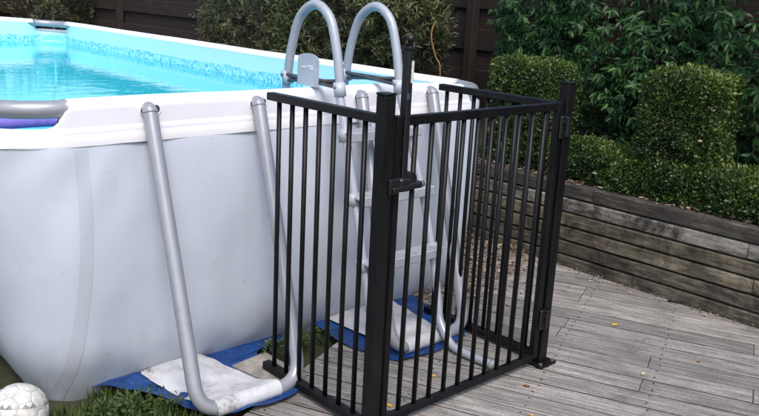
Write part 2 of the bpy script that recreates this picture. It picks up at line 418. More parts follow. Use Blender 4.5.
for k in range(-26, 26):
    b0 = OFF+k*PITCH; b1 = b0+PITCH-.0085
    cuts = [A0]
    pj = [pa for pa, pb in pinned if b0 <= pb <= b1]
    if pj:
        cuts += [pj[0]-2.4, pj[0], pj[0]+1.8, pj[0]+3.6]
    else:
        a = A0+random.choice((.9, 1.35, 1.8, 2.25, 2.7)); 
        while a < 6: cuts.append(a); a += random.choice((1.8, 2.25, 2.7))
    cuts = sorted(c for c in cuts if c >= A0)+[6.0]
    for c0, c1 in zip(cuts, cuts[1:]):
        if c1-c0 > .2: plank(c0+.0015, c1-.0015, b0, b1)
# screw heads along the joists
SV = []
for k in range(-12, 22):
    for j in range(0, 9):
        a = A0+.05+j*.45; b0 = OFF+k*PITCH
        for bb in (.03, .105):
            q = DB*(a+random.uniform(-.006, .006))+DN*(b0+bb+random.uniform(-.004, .004))
            if q[0] < 2.3 and q[1] > -2.4 and q[0] > -2.2:
                t = np.linspace(0, 2*math.pi, 7)[:-1]
                SV.append((np.c_[q[0]+.0055*np.cos(t), q[1]+.0055*np.sin(t), np.full(6, .0016)], [(0, 1, 2, 3, 4, 5)]))
MAT['screwdark'] = simple('rusted_screw_head', (.045, .036, .03), .7, .3, .2, 30)
part('screw_heads', join(*SV), MAT['screwdark'], deck, kind='stuff')
for aa in np.arange(A0+.05, 5.5, .45):       # joists under the boards
    pa, pb = DB*aa+DN*-3.0, DB*aa+DN*3.2
joist = box((.9, -.5, -.0345), (7, 7, .008), math.atan2(DB[1], DB[0]), 0)
# garden bed behind the timber wall
def bed(i, j):
    x = 2.42+i*.1; y = -5+j*.25
    return (x, y, .475+.02*nz(x, y, 0, 3)+max(0, (x-2.6))*.03)
single('garden_bed', grid(22, 80, bed), MAT['soil'], (2.42, -5, .4), kind='structure')

# ------------------------------------------------------------------ retaining wall of sleepers
wall = thing('retaining_wall', (2.34, .5, -.03), 'low garden wall of six weathered horizontal timber sleepers beside the deck', 'retaining wall')
CH = .0905
jt = {0: [-1.9, .30, 2.55], 1: [-1.1, 1.25, 3.5], 2: [-2.2, -.385, 2.0], 3: [-1.4, .95, 3.1], 4: [-2.0, -.33, 1.7, 3.9], 5: [-1.2, .62, 2.8]}
for r in range(6):
    zb = -.022+r*CH; ys = [-4.2]+jt[r]+[5.4]
    for a, b2 in zip(ys, ys[1:]):
        d = random.uniform(-.005, .005); tk = .075
        mt = {0: 'sleeper', 1: 'sleeper', 2: 'sleeper_brown', 3: 'sleeper_brown', 4: 'sleeper_pale', 5: 'sleeper_cap'}[r]
        L0 = b2-a-.005; hh = CH-.008-random.uniform(0, .003)
        nu = max(4, int(L0/.06)); prof = [(-.42, -.5), (-.5, -.42), (-.5, 0), (-.5, .40), (-.40, .5), (.5, .5), (.5, -.5)]
        sd_ = random.random()*50
        def sfn(i, j):
            u = -L0/2+L0*i/(nu-1); px, pz = prof[j]
            e = .0035*nz(u*3+sd_, j*.7, 0, 2)+.002*nz(u*14+sd_, j*1.7)
            return (u, px*tk+e+(.004 if px < 0 and i in (0, nu-1) else 0), pz*hh+(.0025*nz(u*5+sd_, j) if abs(pz) > .4 and r == 5 else 0))
        V, F = grid(nu, len(prof), sfn)
        F = F+[tuple(range(len(prof))), tuple((nu-1)*len(prof)+k for k in range(len(prof)))[::-1]]
        me = mesh_from('sleeper', V, F); me.materials.append(MAT[mt])
        o = bpy.data.objects.new('sleeper', me); COL.objects.link(o); o.parent = wall
        o.location = (tk/2+d, (a+b2)/2-.5, zb+CH/2+.03); o.rotation_euler = (0, 0, math.pi/2)
        o.rotation_euler = (0, 0, -math.pi/2); o.scale = (1, 1, 1)

# ------------------------------------------------------------------ dark boundary fences
def dark_fence(origin, direc, length, label, h=2.0, skip=2.4):
    f = thing('timber_fence', origin, label, 'fence')
    d = np.array(direc, float); n = np.array([-d[1], d[0], 0]); ang = math.atan2(d[1], d[0]); o3 = np.array(origin, float)
    me = None
    ns = int(length/skip); bh = .194
    V, F = box((0, 0, 0), (skip-.004, .026, bh), 0, .004); me = mesh_from('board', V, F); me.materials.append(MAT['darkfence'])
    V, F = box((0, 0, h/2), (.09, .09, h+.1), 0, .005); mp = mesh_from('post', V, F); mp.materials.append(MAT['darkfence'])
    for i in range(ns+1):
        o = bpy.data.objects.new('post', mp); COL.objects.link(o); o.parent = f
        o.location = tuple(d*(i*skip)-n*.06); o.rotation_euler = (0, 0, ang)
    for i in range(ns):
        for k in range(int(h/(bh-.006))):
            o = bpy.data.objects.new('board', me); COL.objects.link(o); o.parent = f
            q = d*((i+.5)*skip)+n*(random.uniform(-.003, .003)+(.0285 if k % 2 else -.0))
            o.location = (q[0], q[1], .12+k*(bh-.006)); o.rotation_euler = (random.uniform(-.01, .01), random.uniform(-.002, .002), ang)
    return f
dark_fence((4.15, 12.8, -.04), (0, -1, 0), 16.8, 'long dark brown board fence behind the garden bed shrubs', 2.1)
dark_fence((4.0, 12.9, -.04), (-1, 0, 0), 9.6, 'dark board fence across the far end behind the pool', 2.0)

# ------------------------------------------------------------------ pool
X0, X1, Y0, Y1 = -1.0, 1.75, .915, 7.0
RC = .30; ZS = 1.0; RP = .034
pool = thing('frame_pool', (.37, 3.9, -.03), 'large rectangular grey fabric frame pool with white rim, full of blue water', 'pool')
# perimeter samples: (pos, outward normal, cut weight, arc coordinate)
PER = []
HOLE_X = [-.398, .104, .690, 1.170]
def edge_samples(a, b2, fine):
    if not fine: return list(np.linspace(a, b2, 34)[:-1])
    xs = set(np.round(np.arange(a, b2, .02), 4))
    for hx in HOLE_X:
        xs = {q for q in xs if abs(q-hx) > .068} | set(np.round(np.arange(hx-.064, hx+.0641, .004), 4))
    return sorted(q for q in xs if a <= q < b2)
def corner(cx, cy, a0):
    for k in range(24):
        t = a0+math.pi/2*k/24
        PER.append(((cx+RC*math.cos(t), cy+RC*math.sin(t)), (math.cos(t), math.sin(t)), k/24))
for x in edge_samples(X0+RC, X1-RC, True): PER.append(((x, Y0), (0, -1), None))
corner(X1-RC, Y0+RC, -math.pi/2)
for y in edge_samples(Y0+RC, Y1-RC, False): PER.append(((X1, y), (1, 0), None))
corner(X1-RC, Y1-RC, 0)
for x in edge_samples(-(X1-RC), -(X0+RC), False): PER.append(((-x, Y1), (0, 1), None))
corner(X0+RC, Y1-RC, math.pi/2)
for y in edge_samples(-(Y1-RC), -(Y0+RC), False): PER.append(((X0, -y), (-1, 0), None))
corner(X0+RC, Y0+RC, math.pi)
NP = len(PER)
def ztop(x, y):
    t = min(1, max(0, (x-.9)/.85)); t = t*t*(3-2*t)
    return 1.166-.034*t-.006*nz(x*1.3, y*1.3, 3)
def cutw(k):                                    # 0 outside, 1 inside the corner cut-outs
    if k is None: return 0.0
    t = min(1, max(0, min(k-.02, .98-k)/.16)); return math.sqrt(max(0, 1-(1-t)**2))
def zcut(x, y, k):
    zt = ztop(x, y)
    return zt+.004-(zt+.004-(zt-(.118 if y > 5 else .100)))*cutw(k)
def bulge(z):
    t = min(1, max(0, z/ZS)); o = .050*math.sin(math.pi*t)**.8
    if z < .20: o -= .040*((.20-z)/.22)**2
    return o
def cm(x, y):                                   # nearness to a corner
    d = math.hypot(min(x-X0, X1-x)-.12, min(y-Y0, Y1-y)-.12); return math.exp(-(d/.30)**2)
NZ = 54
def per_pos(i, R):                              # the perimeter with another corner radius
    (x, y), (nx, ny), k = PER[i]
    if k is None:
        if abs(ny) > .5: x = (X0+X1)/2+(x-(X0+X1)/2)*((X1-X0)/2-R)/((X1-X0)/2-RC)
        else: y = (Y0+Y1)/2+(y-(Y0+Y1)/2)*((Y1-Y0)/2-R)/((Y1-Y0)/2-RC)
        return x, y
    cx = (X1-R) if x > (X0+X1)/2 else X0+R; cy = (Y1-R) if y > (Y0+Y1)/2 else Y0+R
    return cx+R*nx, cy+R*ny
def wallfn(i, j):
    (x0, y0), (nx, ny), k = PER[i]
    z = -.045+(ZS+.045)*j/(NZ-1)
    dz = max(0, ZS-z); x, y = per_pos(i, RC+.06*(1-math.exp(-dz/.35)))
    t = z/ZS; c = cm(x0, y0); s = x-y
    o = bulge(z)*(1-.25*c)
    if ny < -.9:                                # swells between the leg frames
        o += .012*math.sin(math.pi*min(1, max(0, t)))*math.cos((x-.38)*2*math.pi/.54)
    fold = (1-math.exp(-dz/.05))*math.exp(-dz/.26)*c*.010*math.sin(21*s+12*dz+4*nz(s, z, 1, 2))
    crease = .0042*max(0, nz(s*6+1.5*z, z*2.2-2*s, 3)-.1)*math.exp(-dz/.5)*2
    low = math.exp(-max(0, z)/.14)*.012*nz(s, z, 5, 7)
    gen = .005*nz(s*2.2, z*3, 2)+.0022*nz(s*8, z*6, 7)
    for hx in HOLE_X:
        if ny < -.9: o -= .010*math.exp(-((x-hx)/.09)**2)*math.exp(-((z-ZS)/.3)**2)
    o += fold+low+gen+crease-.150*abs(nx)**2*max(0, 1-t)**1.4
    return (x+nx*o, y+ny*o, z)
part('wall', grid(NP, NZ, wallfn, True), MAT['pvc'], pool, True)
# rim sleeve: outer skirt, over the tube, inner skirt; pinched in the corner cut-outs
prof = [(.006, ZS-1.165-.004)]+[(.004, q) for q in np.arange(-.160, -.10, .015)]
rows_out = [('o', .003, z) for z in np.arange(.996, 1.060, .016)]+[('o', .0, z) for z in np.arange(1.066, 1.136, .004)]
arcs = [('a', t, 0) for t in np.linspace(math.pi, 0, 11)[1:]]
rows_in = []
ROWS = rows_out+arcs+rows_in
def slfn(i, j):
    (x, y), (nx, ny), k = PER[i]; typ, p, q = ROWS[j]
    zt = ztop(x, y); cw = cutw(k); W = 2*(RP+.003)
    pin = W if cw < .02 else W*(1-.8*min(1, cw*1.2))
    if typ == 'o': off, z = p, q-(1.136-(zt-RP-.002))*max(0, (q-1.06)/.076)
    elif typ == 'a':
        off = -W/2-(W/2)*math.cos(p); off = off*pin/W; z = zt-RP-.002+(RP+.004)*math.sin(p)
    else: off, z = -pin, q-.01*(1 if q > 1.05 else 0)
    if k is not None: z = min(z, zcut(x, y, k))
    off += .0012*nz(x*9, y*9, z*9)
    return (x+nx*off, y+ny*off, z)
V, F = grid(NP, len(ROWS), slfn, True)
HZ = 1.116
def in_hole(c):
    return c[1] < Y0+.02 and any(((abs(c[0]-hx-.012)-.022 if abs(c[0]-hx-.012) > .022 else 0)/.021)**2+((c[2]-HZ)/.021)**2 < 1 for hx in HOLE_X)
F = [f for f in F if not in_hole(V[list(f)].mean(0))]
part('rim_sleeve', (V, F), MAT['sleeve'], pool, True)
def hemfn(i, j):
    (x, y), (nx, ny), k = PER[i]; z = ZS-.003+.044*j/3; c = cm(x, y)
    o = .0062+.0008*nz(x*7, y*7, z*9)-(.0015 if j in (0, 3) else 0)
    return (x+nx*o, y+ny*o, z+.0022*nz(x*11, y*11, 4)+.003*c*math.sin(10*(x-y)))
part('hem_band', grid(NP, 4, hemfn, True), MAT['hem'], pool, True)
# oval welts round the leg holes
for hx in HOLE_X:
    P = []
    for k in range(25):
        t = 2*math.pi*k/24; cx = .022 if math.cos(t) >= 0 else -.022
        P.append((hx+.012+cx+.021*math.cos(t), Y0-.002, HZ+.021*math.sin(t)))
    part('hole_edge', tube(P, .003, 6, False), MAT['hem'], pool, True)
# liner inside, water
inn = [i for i in range(NP) if i % 2 == 0]
ZL = [.0, .3, .6, .86, .865, .93, .96, .99, 1.02, 1.06, 1.085, 1.13]
def linfn(i, j):
    (x, y), (nx, ny), k = PER[inn[i]]; z = ZL[j]; W = 2*(RP+.003)-.001
    pin = W*(1-.8*min(1, cutw(k)*1.2)) if k is not None else W
    o = -pin-(.10+.16*cm(x, y)+.18*abs(nx))*max(0, .90-z)**1.1
    z = min(z, ztop(x, y)-RP+.004)
    if k is not None: z = min(z, zcut(x, y, k)-.002)
    return (x+nx*o, y+ny*o, z)
V, F = grid(len(inn), len(ZL), linfn, True)
F = [f[::-1] for f in F]+[tuple(i*len(ZL) for i in range(len(inn)))]
part('liner', (V, F), MAT['liner'], pool, True)
WZ = .915
wp = [(p[0][0]-p[1][0]*.062, p[0][1]-p[1][1]*.062, WZ) for p in PER[::3]]
o = single('water', (np.array(wp), [tuple(range(len(wp)))]), MAT['water'], (.37, 3.9, WZ), kind='structure')
# steel tubes in the rim
def rim_pt(i):
    (x, y), (nx, ny), k = PER[i % NP]; return (x-nx*(RP+.003), y-ny*(RP+.003), ztop(x, y)-RP)
near_i = [i for i in range(NP) if PER[i][1] == (0, -1) and PER[i][2] is None]
part('top_rail', tube([rim_pt(near_i[0]), rim_pt(near_i[len(near_i)//2]), rim_pt(near_i[-1])], RP-.004, 16), MAT['tube'], pool, True)
ks = [i for i in range(NP) if PER[i][2] == 0.0]
for s0 in ks:
    P = [rim_pt(i) for i in range(s0-3, s0+27)]
    ct = part('corner_tube', tube(P, RP-.001, 18), MAT['tube'], pool, True)
    for e in (1, 27):
        a, b2 = np.array(rim_pt(s0-3+e)), np.array(rim_pt(s0-2+e)); d = (b2-a)/np.linalg.norm(b2-a)
        part('collar', tube([a-d*.012, a+d*.012], RP+.0015, 18), MAT['tube'], ct, True)
# vertical weld strip on the near wall
near_idx = [i for i in range(NP) if PER[i][1][1] < -.3 and PER[i][0][0] < .2]
WX = np.array([[wallfn(i, j) for i in near_idx] for j in range(NZ)])
def strfn(i, j):
    z = -.035+1.02*i/89; u = (j-3)/6*.050
    x = -.668-.100*(1-z)**2.2+u
    jj = (z+.045)/(ZS+.045)*(NZ-1); j0 = int(min(NZ-2, jj)); row = WX[j0]+(WX[j0+1]-WX[j0])*(jj-j0)
    od = np.argsort(row[:, 0]); y = np.interp(x, row[od, 0], row[od, 1])
    o = .0017
    return (x, y-o, z)
part('weld_strip', grid(90, 7, strfn), MAT['weld'], pool, True)

def u_support(xa, xb, ba, bb, yb, lab):
    yt = Y0+.03; z0 = .034
    top = lambda x: [(x+.008, yt, HZ+.004), (x, Y0-.022, HZ+.006)]
    ya = lambda z: yb+(Y0-.022-yb)*(z/HZ)
    P = [top(xa)[0], top(xa)[1], (ba, yb, z0), (bb, yb, z0), top(xb)[1], top(xb)[0]]
    P = fillet(P, [.030, .115, .115, .030], 9)
    u = part('leg_frame', tube(P, .0285, 18), MAT['tube'], pool, True)
    for x, bx in ((xa, ba), (xb, bb)):
        a = np.array((x, Y0-.022, HZ+.006)); q = np.array((bx, yb, z0)); d = (q-a)/np.linalg.norm(q-a)
        part('end_cap', tube([a+d*.004-np.array((0, .0, 0)), a+d*.016], .0296, 18), MAT['tube'], u, True)
    return u
U1 = u_support(HOLE_X[0], HOLE_X[1], -.455, .022, .452, '')
U2 = u_support(HOLE_X[2], HOLE_X[3], .520, 1.015, .428, '')
def ground_sleeve(xa, xb, xc, xd, yb, ya, sd_, name='foot_sleeve'):
    nu, nv = 26, 34
    def fn(i, j):
        u = i/(nu-1); t = j/(nv-1)
        if t < .78:
            q = t/.78; y = ya+(yb+.004-ya)*q
            z = .034+.037*max(0, (q-.72)/.28)**1.4+.007*nz(u*3+sd_, q*4, 1)+.003*nz(u*9+sd_, q*9, 2)-.014*abs(2*u-1)**3*(1-q)
        else:
            a = (t-.78)/.22*math.pi*1.1; y = yb+.004-.036*math.sin(a); z = .034+.037*math.cos(a); q = 1
        l, r = xc+(xa-xc)*q, xd+(xb-xd)*q
        x = l+(r-l)*u+.006*nz(t*5, u*2, sd_)-.02*math.sin(math.pi*q)*(1-u)
        return (x, y, max(z, .012))
    return part(name, grid(nu, nv, fn), MAT['groundsleeve'], pool, True)
ground_sleeve(-.385, -.090, -.45, -.15, .452, .93, 3)
ground_sleeve(.600, .880, .56, 1.0, .428, .93, 8)

single('pool_noodle', tube(smooth_path([(-.86, 1.93, WZ+.012), (-.5, 1.92, WZ+.016), (-.2, 1.90, WZ+.014), (.1, 1.92, WZ+.012)], 8), .03, 14), MAT['noodle'], (-.4, 1.92, WZ),
       'purple foam strip floating on the water just inside the near pool corner', 'pool noodle', smooth=True)

# ------------------------------------------------------------------ tarpaulins under the pool feet
def sheet(name, outline, centre, label, sd_, amp=.012, rings=14):
    P = smooth_path(list(outline)+[outline[0]], 7)[:-1]; n = len(P); c = np.array(centre, float)
    V = []; F = []
    for r in range(rings+1):
        t = r/rings
        for p in P:
            e = 1+.03*nz(p[0]*7+sd_, p[1]*7)
            q = c+(np.array(p)-c)*t*e
            z = .006+amp*max(0, .5+nz(q[0]*5+sd_, q[1]*5)+.5*nz(q[0]*14, q[1]*14+sd_))
            z += .006*math.exp(-((1-t)/.08)**2)*max(0, nz(q[0]*11, q[1]*11, sd_)+.3)
            if label.startswith('creased') and q[1] > .50: z = .005+(z-.005)*min(1, max(0, (-.11-q[0])/.06))
            V.append((q[0], q[1], z))
    for r in range(rings):
        for k in range(n):
            k2 = (k+1) % n; F.append((r*n+k, r*n+k2, (r+1)*n+k2, (r+1)*n+k))
    return single(name, (np.array(V), F), MAT['tarp'], (c[0], c[1], 0), label, 'tarpaulin', 'blue tarpaulins under the pool legs', True)
sheet('tarpaulin', [(-.70, 1.0), (-.60, .88), (-.52, .77), (-.48, .65), (-.42, .50), (-.28, .40), (-.075, .395), (.03, .455), (.06, .53), (.06, .60), (.05, .70), (.05, .78), (.09, .85), (.25, .89), (.25, 1.05), (-.3, 1.1)],
      (-.27, .78), 'creased blue tarpaulin below the pool leg frame outside the black fence', 1.0, .024)
sheet('tarpaulin', [(.48, 1.0), (.455, .80), (.44, .63), (.50, .45), (.545, .375), (.75, .355), (.95, .385), (1.04, .46), (1.06, .62), (1.12, .80), (1.15, 1.0), (.8, 1.05)],
      (.79, .68), 'blue tarpaulin on the deck beneath the ladder inside the black fence', 6.0)
# offcut slab
c = np.array([[-.098, .776], [.095, .806], [.098, .515], [-.064, .55]])
V = [(*q, .004) for q in c]+[(q[0], q[1], .032) for q in c]+[(*(q+(c.mean(0)-q)*.03), .036) for q in c]
F = [(3, 2, 1, 0), (8, 9, 10, 11)]+[(k*4+i, k*4+(i+1) % 4, k*4+4+(i+1) % 4, k*4+4+i) for k in (0, 1) for i in range(4)]
single('paving_slab', (np.array(V)+np.array([0, 0, -.021]), F[:1]+[f[::-1] for f in F[1:2]]+F[2:]), MAT['paver'], (0, .66, .0), 'flat grey weathered slab lying between the pool and the fence end', 'slab')

# ------------------------------------------------------------------ black pool fence
BAR = .0098
def vbar(x, y, z0, z1, dx=0):
    e = random.uniform(-.0012, .0012); f = random.uniform(-.0012, .0012)
    return tube([(x+e, y+f, z0), (x+dx+f, y+e, z1)], BAR*random.uniform(.97, 1.02), 12)
def sqpost(x, y, w, h, z0=0.0): return box((x, y, z0+h/2), (w, w, h), 0, .004)
HP = 1.272
fp = thing('fence_panel', (0, .34, 0), 'short black metal fence panel running from the front corner post to the pool', 'fence panel', 'black pool fence panels')
part('corner_post', sqpost(0, 0, .05, HP-.004), MAT['black'], fp)
part('post_cap', box((0, 0, HP), (.0512, .0512, .008), 0, .002), MAT['black'], fp)
part('base_plate', box((0, 0, .006), (.11, .11, .012), 0, .002), MAT['black'], fp)
part('top_rail', box((0, (.665+.026)/2, 1.184), (.038, .665-.026, .03), 0, .003), MAT['black'], fp)
part('bottom_rail', box((0, (.665+.026)/2, .035), (.038, .665-.026, .034), 0, .003), MAT['black'], fp)
for k in range(7): part('bar', vbar(0, .603-k*.0842, .047, 1.170), MAT['black'], fp, True)
hp = thing('gate_post', (1.043, 0, 0), 'square black gate post with bolted base plate on the deck, hinges on it', 'post')
part('shaft', sqpost(1.043, 0, .05, HP-.016, .012), MAT['black'], hp)
part('post_cap', box((1.043, 0, HP), (.0512, .0512, .008), 0, .002), MAT['black'], hp)
bpl = part('base_plate', box((1.043, 0, .006), (.115, .115, .012), 0, .002), MAT['black'], hp)
for sx_, sy_ in ((-1, -1), (1, -1), (1, 1), (-1, 1)):
    part('bolt', tube([(1.043+sx_*.042, sy_*.042, .012), (1.043+sx_*.042, sy_*.042, .021)], .008, 6), MAT['screw'], bpl)
fc = thing('fence_panel', (1.043, .38, 0), 'black metal fence panel from the hinge post back to the far pool corner', 'fence panel', 'black pool fence panels')
part('top_rail', box((1.043, (.72+.026)/2, 1.172), (.038, .72-.026, .03), 0, .003), MAT['black'], fc)
part('bottom_rail', box((1.043, (.72+.026)/2, .031), (.038, .72-.026, .034), 0, .003), MAT['black'], fc)
for k in range(8): part('bar', vbar(1.043, .675-k*.0842, .047, 1.158), MAT['black'], fc, True)
# gate
gt = thing('pool_gate', (.52, 0, 0), 'closed black metal gate with round vertical bars and a tall latch', 'gate')
GX0, GX1 = .062, .994
part('stile', box((GX0, 0, .615), (.026, .026, 1.16), 0, .003), MAT['black'], gt)
part('stile', box((GX1, 0, .615), (.030, .030, 1.16), 0, .003), MAT['black'], gt)
part('top_rail', box(((GX0+GX1)/2+.0, 0, 1.176), (GX1-GX0-.03, .026, .034), 0, .003), MAT['black'], gt)
part('bottom_rail', box(((GX0+GX1)/2, 0, .040), (GX1-GX0-.03, .026, .034), 0, .003), MAT['black'], gt)
for k in range(10): part('bar', vbar(.145+k*.0842, 0, .056, 1.160, .005), MAT['black'], gt, True)
lt = part('latch', join(box((.088, -.006, 1.185), (.026, .034, .47), 0, .004), box((.088, -.006, 1.424), (.034, .042, .012), 0, .003)), MAT['latch'], gt)
part('pull_knob', join(tube([(.092, -.006, 1.43), (.092, -.006, 1.445)], .007, 10), tube([(.092, -.006, 1.444), (.092, -.006, 1.464)], .014, 12), tube([(.076, -.006, 1.43), (.076, -.006, 1.447)], .005, 8)), MAT['latch'], lt, True)
part('latch_sticker', box((.0935, -.0236, 1.345), (.011, .0012, .075), 0, 0), MAT['sticker'], lt)
part('latch_sticker', box((.080, -.0236, 1.262), (.014, .0012, .022), 0, 0), MAT['brace'], lt)
part('latch_body', join(box((.082, -.014, .955), (.055, .05, .05), 0, .008), box((.128, -.024, .948), (.075, .034, .024), 0, .006), tube([(.11, -.005, .972), (.11, -.034, .972)], .026, 16)), MAT['latch'], lt)
part('striker', join(box((.026, -.032, .955), (.05, .014, .055), 0, .003), box((.05, -.042, .945), (.075, .014, .018), 0, .003)), MAT['latch'], lt)
part('latch_pin', tube([(.16, -.026, .948), (.178, -.026, .948)], .011, 12), MAT['screw'], lt, True)
for hz in (1.09, .225):
    part('hinge', join(box((1.0, -.024, hz), (.034, .012, .095), 0, .004), box((1.036, -.030, hz), (.036, .008, .085), 0, .003),
                       tube([(1.018, -.036, hz-.038), (1.018, -.036, hz+.038)], .010, 12), tube([(1.0, -.036, hz+.022), (1.0, -.026, hz+.022)], .008, 8), tube([(1.0, -.036, hz-.024), (1.0, -.026, hz-.024)], .008, 8)), MAT['latch'], gt)

# ------------------------------------------------------------------ ladder
ld = thing('pool_ladder', (.6, .7, 0), 'grey A-frame pool ladder with two arched handrails straddling the pool wall', 'ladder')
RL = .021
def outer_y(z): return .375+.345*z
for sgn, xt, xb in ((-1, .452, .385), (1, .815, .800)):
    xa_ = lambda z: xb+(xt-xb)*min(1, z/1.16)+(.045*math.sin(math.pi*min(1, max(0, z/1.1))) if sgn > 0 else .006*math.sin(math.pi*z/1.1))
    zs = [1.19, 1.0, .8, .6, .4, .2, .12]
    P = [(xa_(z), outer_y(z), z) for z in zs]
    foot = [(xb+sgn*.012-.01-(.02 if sgn < 0 else 0), .335, .045), (xb+sgn*.02-.02-(.05 if sgn < 0 else 0), .26, .024), (xb+(.005 if sgn > 0 else -.20), .075 if sgn > 0 else .155, .024)]
    part('outer_leg', tube(smooth_path(P+foot, 6), RL-.002, 14), MAT['ladder'], ld, True)
    ftip = np.array(foot[2]); fd = ftip-np.array(foot[1]); fd /= np.linalg.norm(fd)
    part('foot_cap', tube([ftip-fd*.012, ftip+fd*.006], RL+.001, 14), MAT['step'], ld, True)
    xi = xt
    arch = [(xt, outer_y(1.16), 1.16), (xt, .782, 1.23), (xt, .808, 1.35), (xt, .860, 1.478), (xt, .962, 1.533), (xt, 1.068, 1.478), (xt, 1.128, 1.35), (xt, 1.158, 1.21), (xt, 1.18, 1.10)]
    hr = part('handrail', tube(smooth_path(arch, 8), RL, 16), MAT['ladder'], ld, True)
    part('inner_leg', tube([(xt, 1.178, 1.11), (xt, 1.24, .6), (xt, 1.31, .03)], RL-.002, 14), MAT['ladder'], ld, True)
    for cy, cz in ((outer_y(1.17)+.0, 1.175), (1.163, 1.19)):
        part('collar', tube([(xt, cy-.008, cz-.03), (xt, cy+.004, cz+.03)], RL+.006, 14), MAT['plate'], hr, True)
        part('bolt', tube([(xt-.036, cy, cz+.012), (xt-.024, cy, cz+.012)], .007, 8), MAT['screw'], hr)
    br = part('brace', join(tube([(xt-.012, .80, 1.186), (xt-.012, 1.15, 1.205)], .009, 8), tube([(xt-.012, .80, 1.212), (xt-.012, 1.15, 1.176)], .007, 8),
                       box((xt, .975, 1.196), (.010, .30, .026), 0, .002)), MAT['brace'], ld)
# tag plate on the near handrail
P = []
for k in range(13):
    t = math.pi*k/12; P.append((.075*math.cos(t), .028*math.sin(t)+.055))
pl = [(-.075, -.062), (.075, -.062)]+P
V = [(.418, .965+a, 1.235+b2) for a, b2 in pl]+[(.424, .965+a, 1.235+b2) for a, b2 in pl]; n = len(pl)
F = [tuple(range(n)), tuple(range(2*n-1, n-1, -1))]+[(i, n+i, n+(i+1) % n, (i+1) % n) for i in range(n)]
pt = part('warning_plate', (np.array(V), F), MAT['plate'], ld)
for (y0, y1, z) in ((.93, .965, 1.262), (.975, 1.01, 1.256), (.92, .95, 1.252)):
    part('printed_mark', box((.4172, (y0+y1)/2, z), (.0008, y1-y0, .008), 0, 0), MAT['print'], pt)
def tread(z, x0, x1, y):
    st = part('step', join(box(((x0+x1)/2, y-.012, z+.010), (x1-x0+.03, .085, .016), 0, .005), box(((x0+x1)/2, y-.05, z-.004), (x1-x0+.03, .014, .044), 0, .004),
                           box(((x0+x1)/2, y+.026, z-.002), (x1-x0+.03, .012, .036), 0, .003)), MAT['step'], ld)
    for k in range(5): part('tread_rib', box(((x0+x1)/2, y-.04+k*.014, z+.0195), (x1-x0-.03, .005, .003), 0, 0), MAT['step'], st)
    for x in (x0, x1):
        part('socket', tube([(x, y+.010-.345*.026, z-.030), (x, y+.010+.345*.024, z+.024)], RL+.008, 14), MAT['step'], st, True)
for z, x0, x1 in ((.985, .441, .852), (.715, .428, .862), (.440, .412, .852)):
    tread(z, x0, x1, outer_y(z)-.004)
for z in (.90, .62, .34):
    part('step', box((.633, 1.21+.11*(.9-z), z), (.40, .085, .03), 0, .005), MAT['step'], ld)

# ------------------------------------------------------------------ foliage
def leaf_template(kind):
    if kind == 'laurel':      # x along the leaf, folded and drooping
        V = [(0, 0, 0), (.30, .15, .035), (.30, 0, 0), (.30, -.15, .035), (.68, .13, -.02), (.68, 0, -.06), (.68, -.13, -.02), (1, 0, -.17)]
        F = [(0, 2, 1), (0, 3, 2), (1, 2, 5, 4), (2, 3, 6, 5), (4, 5, 7), (5, 6, 7)]
    elif kind == 'box':
        V = [(0, 0, 0), (.5, .28, .05), (.5, 0, -.03), (.5, -.28, .05), (1, 0, -.02)]
        F = [(0, 2, 1), (0, 3, 2), (1, 2, 4), (2, 3, 4)]
    elif kind == 'willow':
        V = [(0, 0, 0), (.5, .085, .01), (.5, -.085, .01), (1, 0, -.10)]
        F = [(0, 2, 1), (1, 2, 3)]
    else:                      # litter / weed leaf
        V = [(0, 0, 0), (.3, .22, .06), (.35, 0, .0), (.3, -.22, .07), (.72, .17, .03), (.7, 0, .04), (.72, -.17, .05), (1, 0, .09)]
        F = [(0, 2, 1), (0, 3, 2), (1, 2, 5, 4), (2, 3, 6, 5), (4, 5, 7), (5, 6, 7)]
    return np.array(V, float), F
def leaf_axes(d, up):
    """d: (n,3) leaf direction, up: (n,3) rough normal -> rotation (n,3,3) rows x,y,z"""
    x = d/np.linalg.norm(d, axis=1)[:, None]
    y = np.cross(up, x); y /= np.linalg.norm(y, axis=1)[:, None]+1e-9
    z = np.cross(x, y); return np.stack([x, y, z], 1)
def leaf_mesh(name, pos, A, size, var, kind):
    T, F = leaf_template(kind); n = len(pos); k = len(T)
    V = (np.einsum('kc,nci->nki', T, A)*size[:, None, None]+pos[:, None, :]).reshape(-1, 3)
    lens = np.array([len(f) for f in F]); flat = np.concatenate([np.array(f) for f in F])
    me = bpy.data.meshes.new(name)
    me.vertices.add(n*k); me.vertices.foreach_set('co', V.ravel())
    idx = (flat[None, :]+(np.arange(n)*k)[:, None]).ravel()
    me.loops.add(len(idx)); me.loops.foreach_set('vertex_index', idx.astype(np.int32))
    L_ = np.tile(lens, n); st = np.concatenate([[0], np.cumsum(L_)[:-1]])
    me.polygons.add(len(L_)); me.polygons.foreach_set('loop_start', st.astype(np.int32))
    try: me.polygons.foreach_set('loop_total', L_.astype(np.int32))
    except Exception: pass
    me.update(calc_edges=True); me.validate()
    at = me.attributes.new('var', 'FLOAT', 'POINT'); at.data.foreach_set('value', np.repeat(var, k).astype(np.float32))
    return me
def foliage(name, parent, base, pos, A, size, var, kind, mat, knd='stuff'):
    me = leaf_mesh(name, pos-np.array(base), A, size, var, kind); me.materials.append(mat)
    o = bpy.data.objects.new(name, me); COL.objects.link(o)
    if parent: o.parent = parent
    else: o.location = base
    if knd: o['kind'] = knd
    ROOT[o.name] = np.array(base, float)
    return o
def vnoise(P, s, sd_=0.0):
    return np.array([mnoise.noise(Vector((p[0]*s+sd_, p[1]*s, p[2]*s))) for p in P])
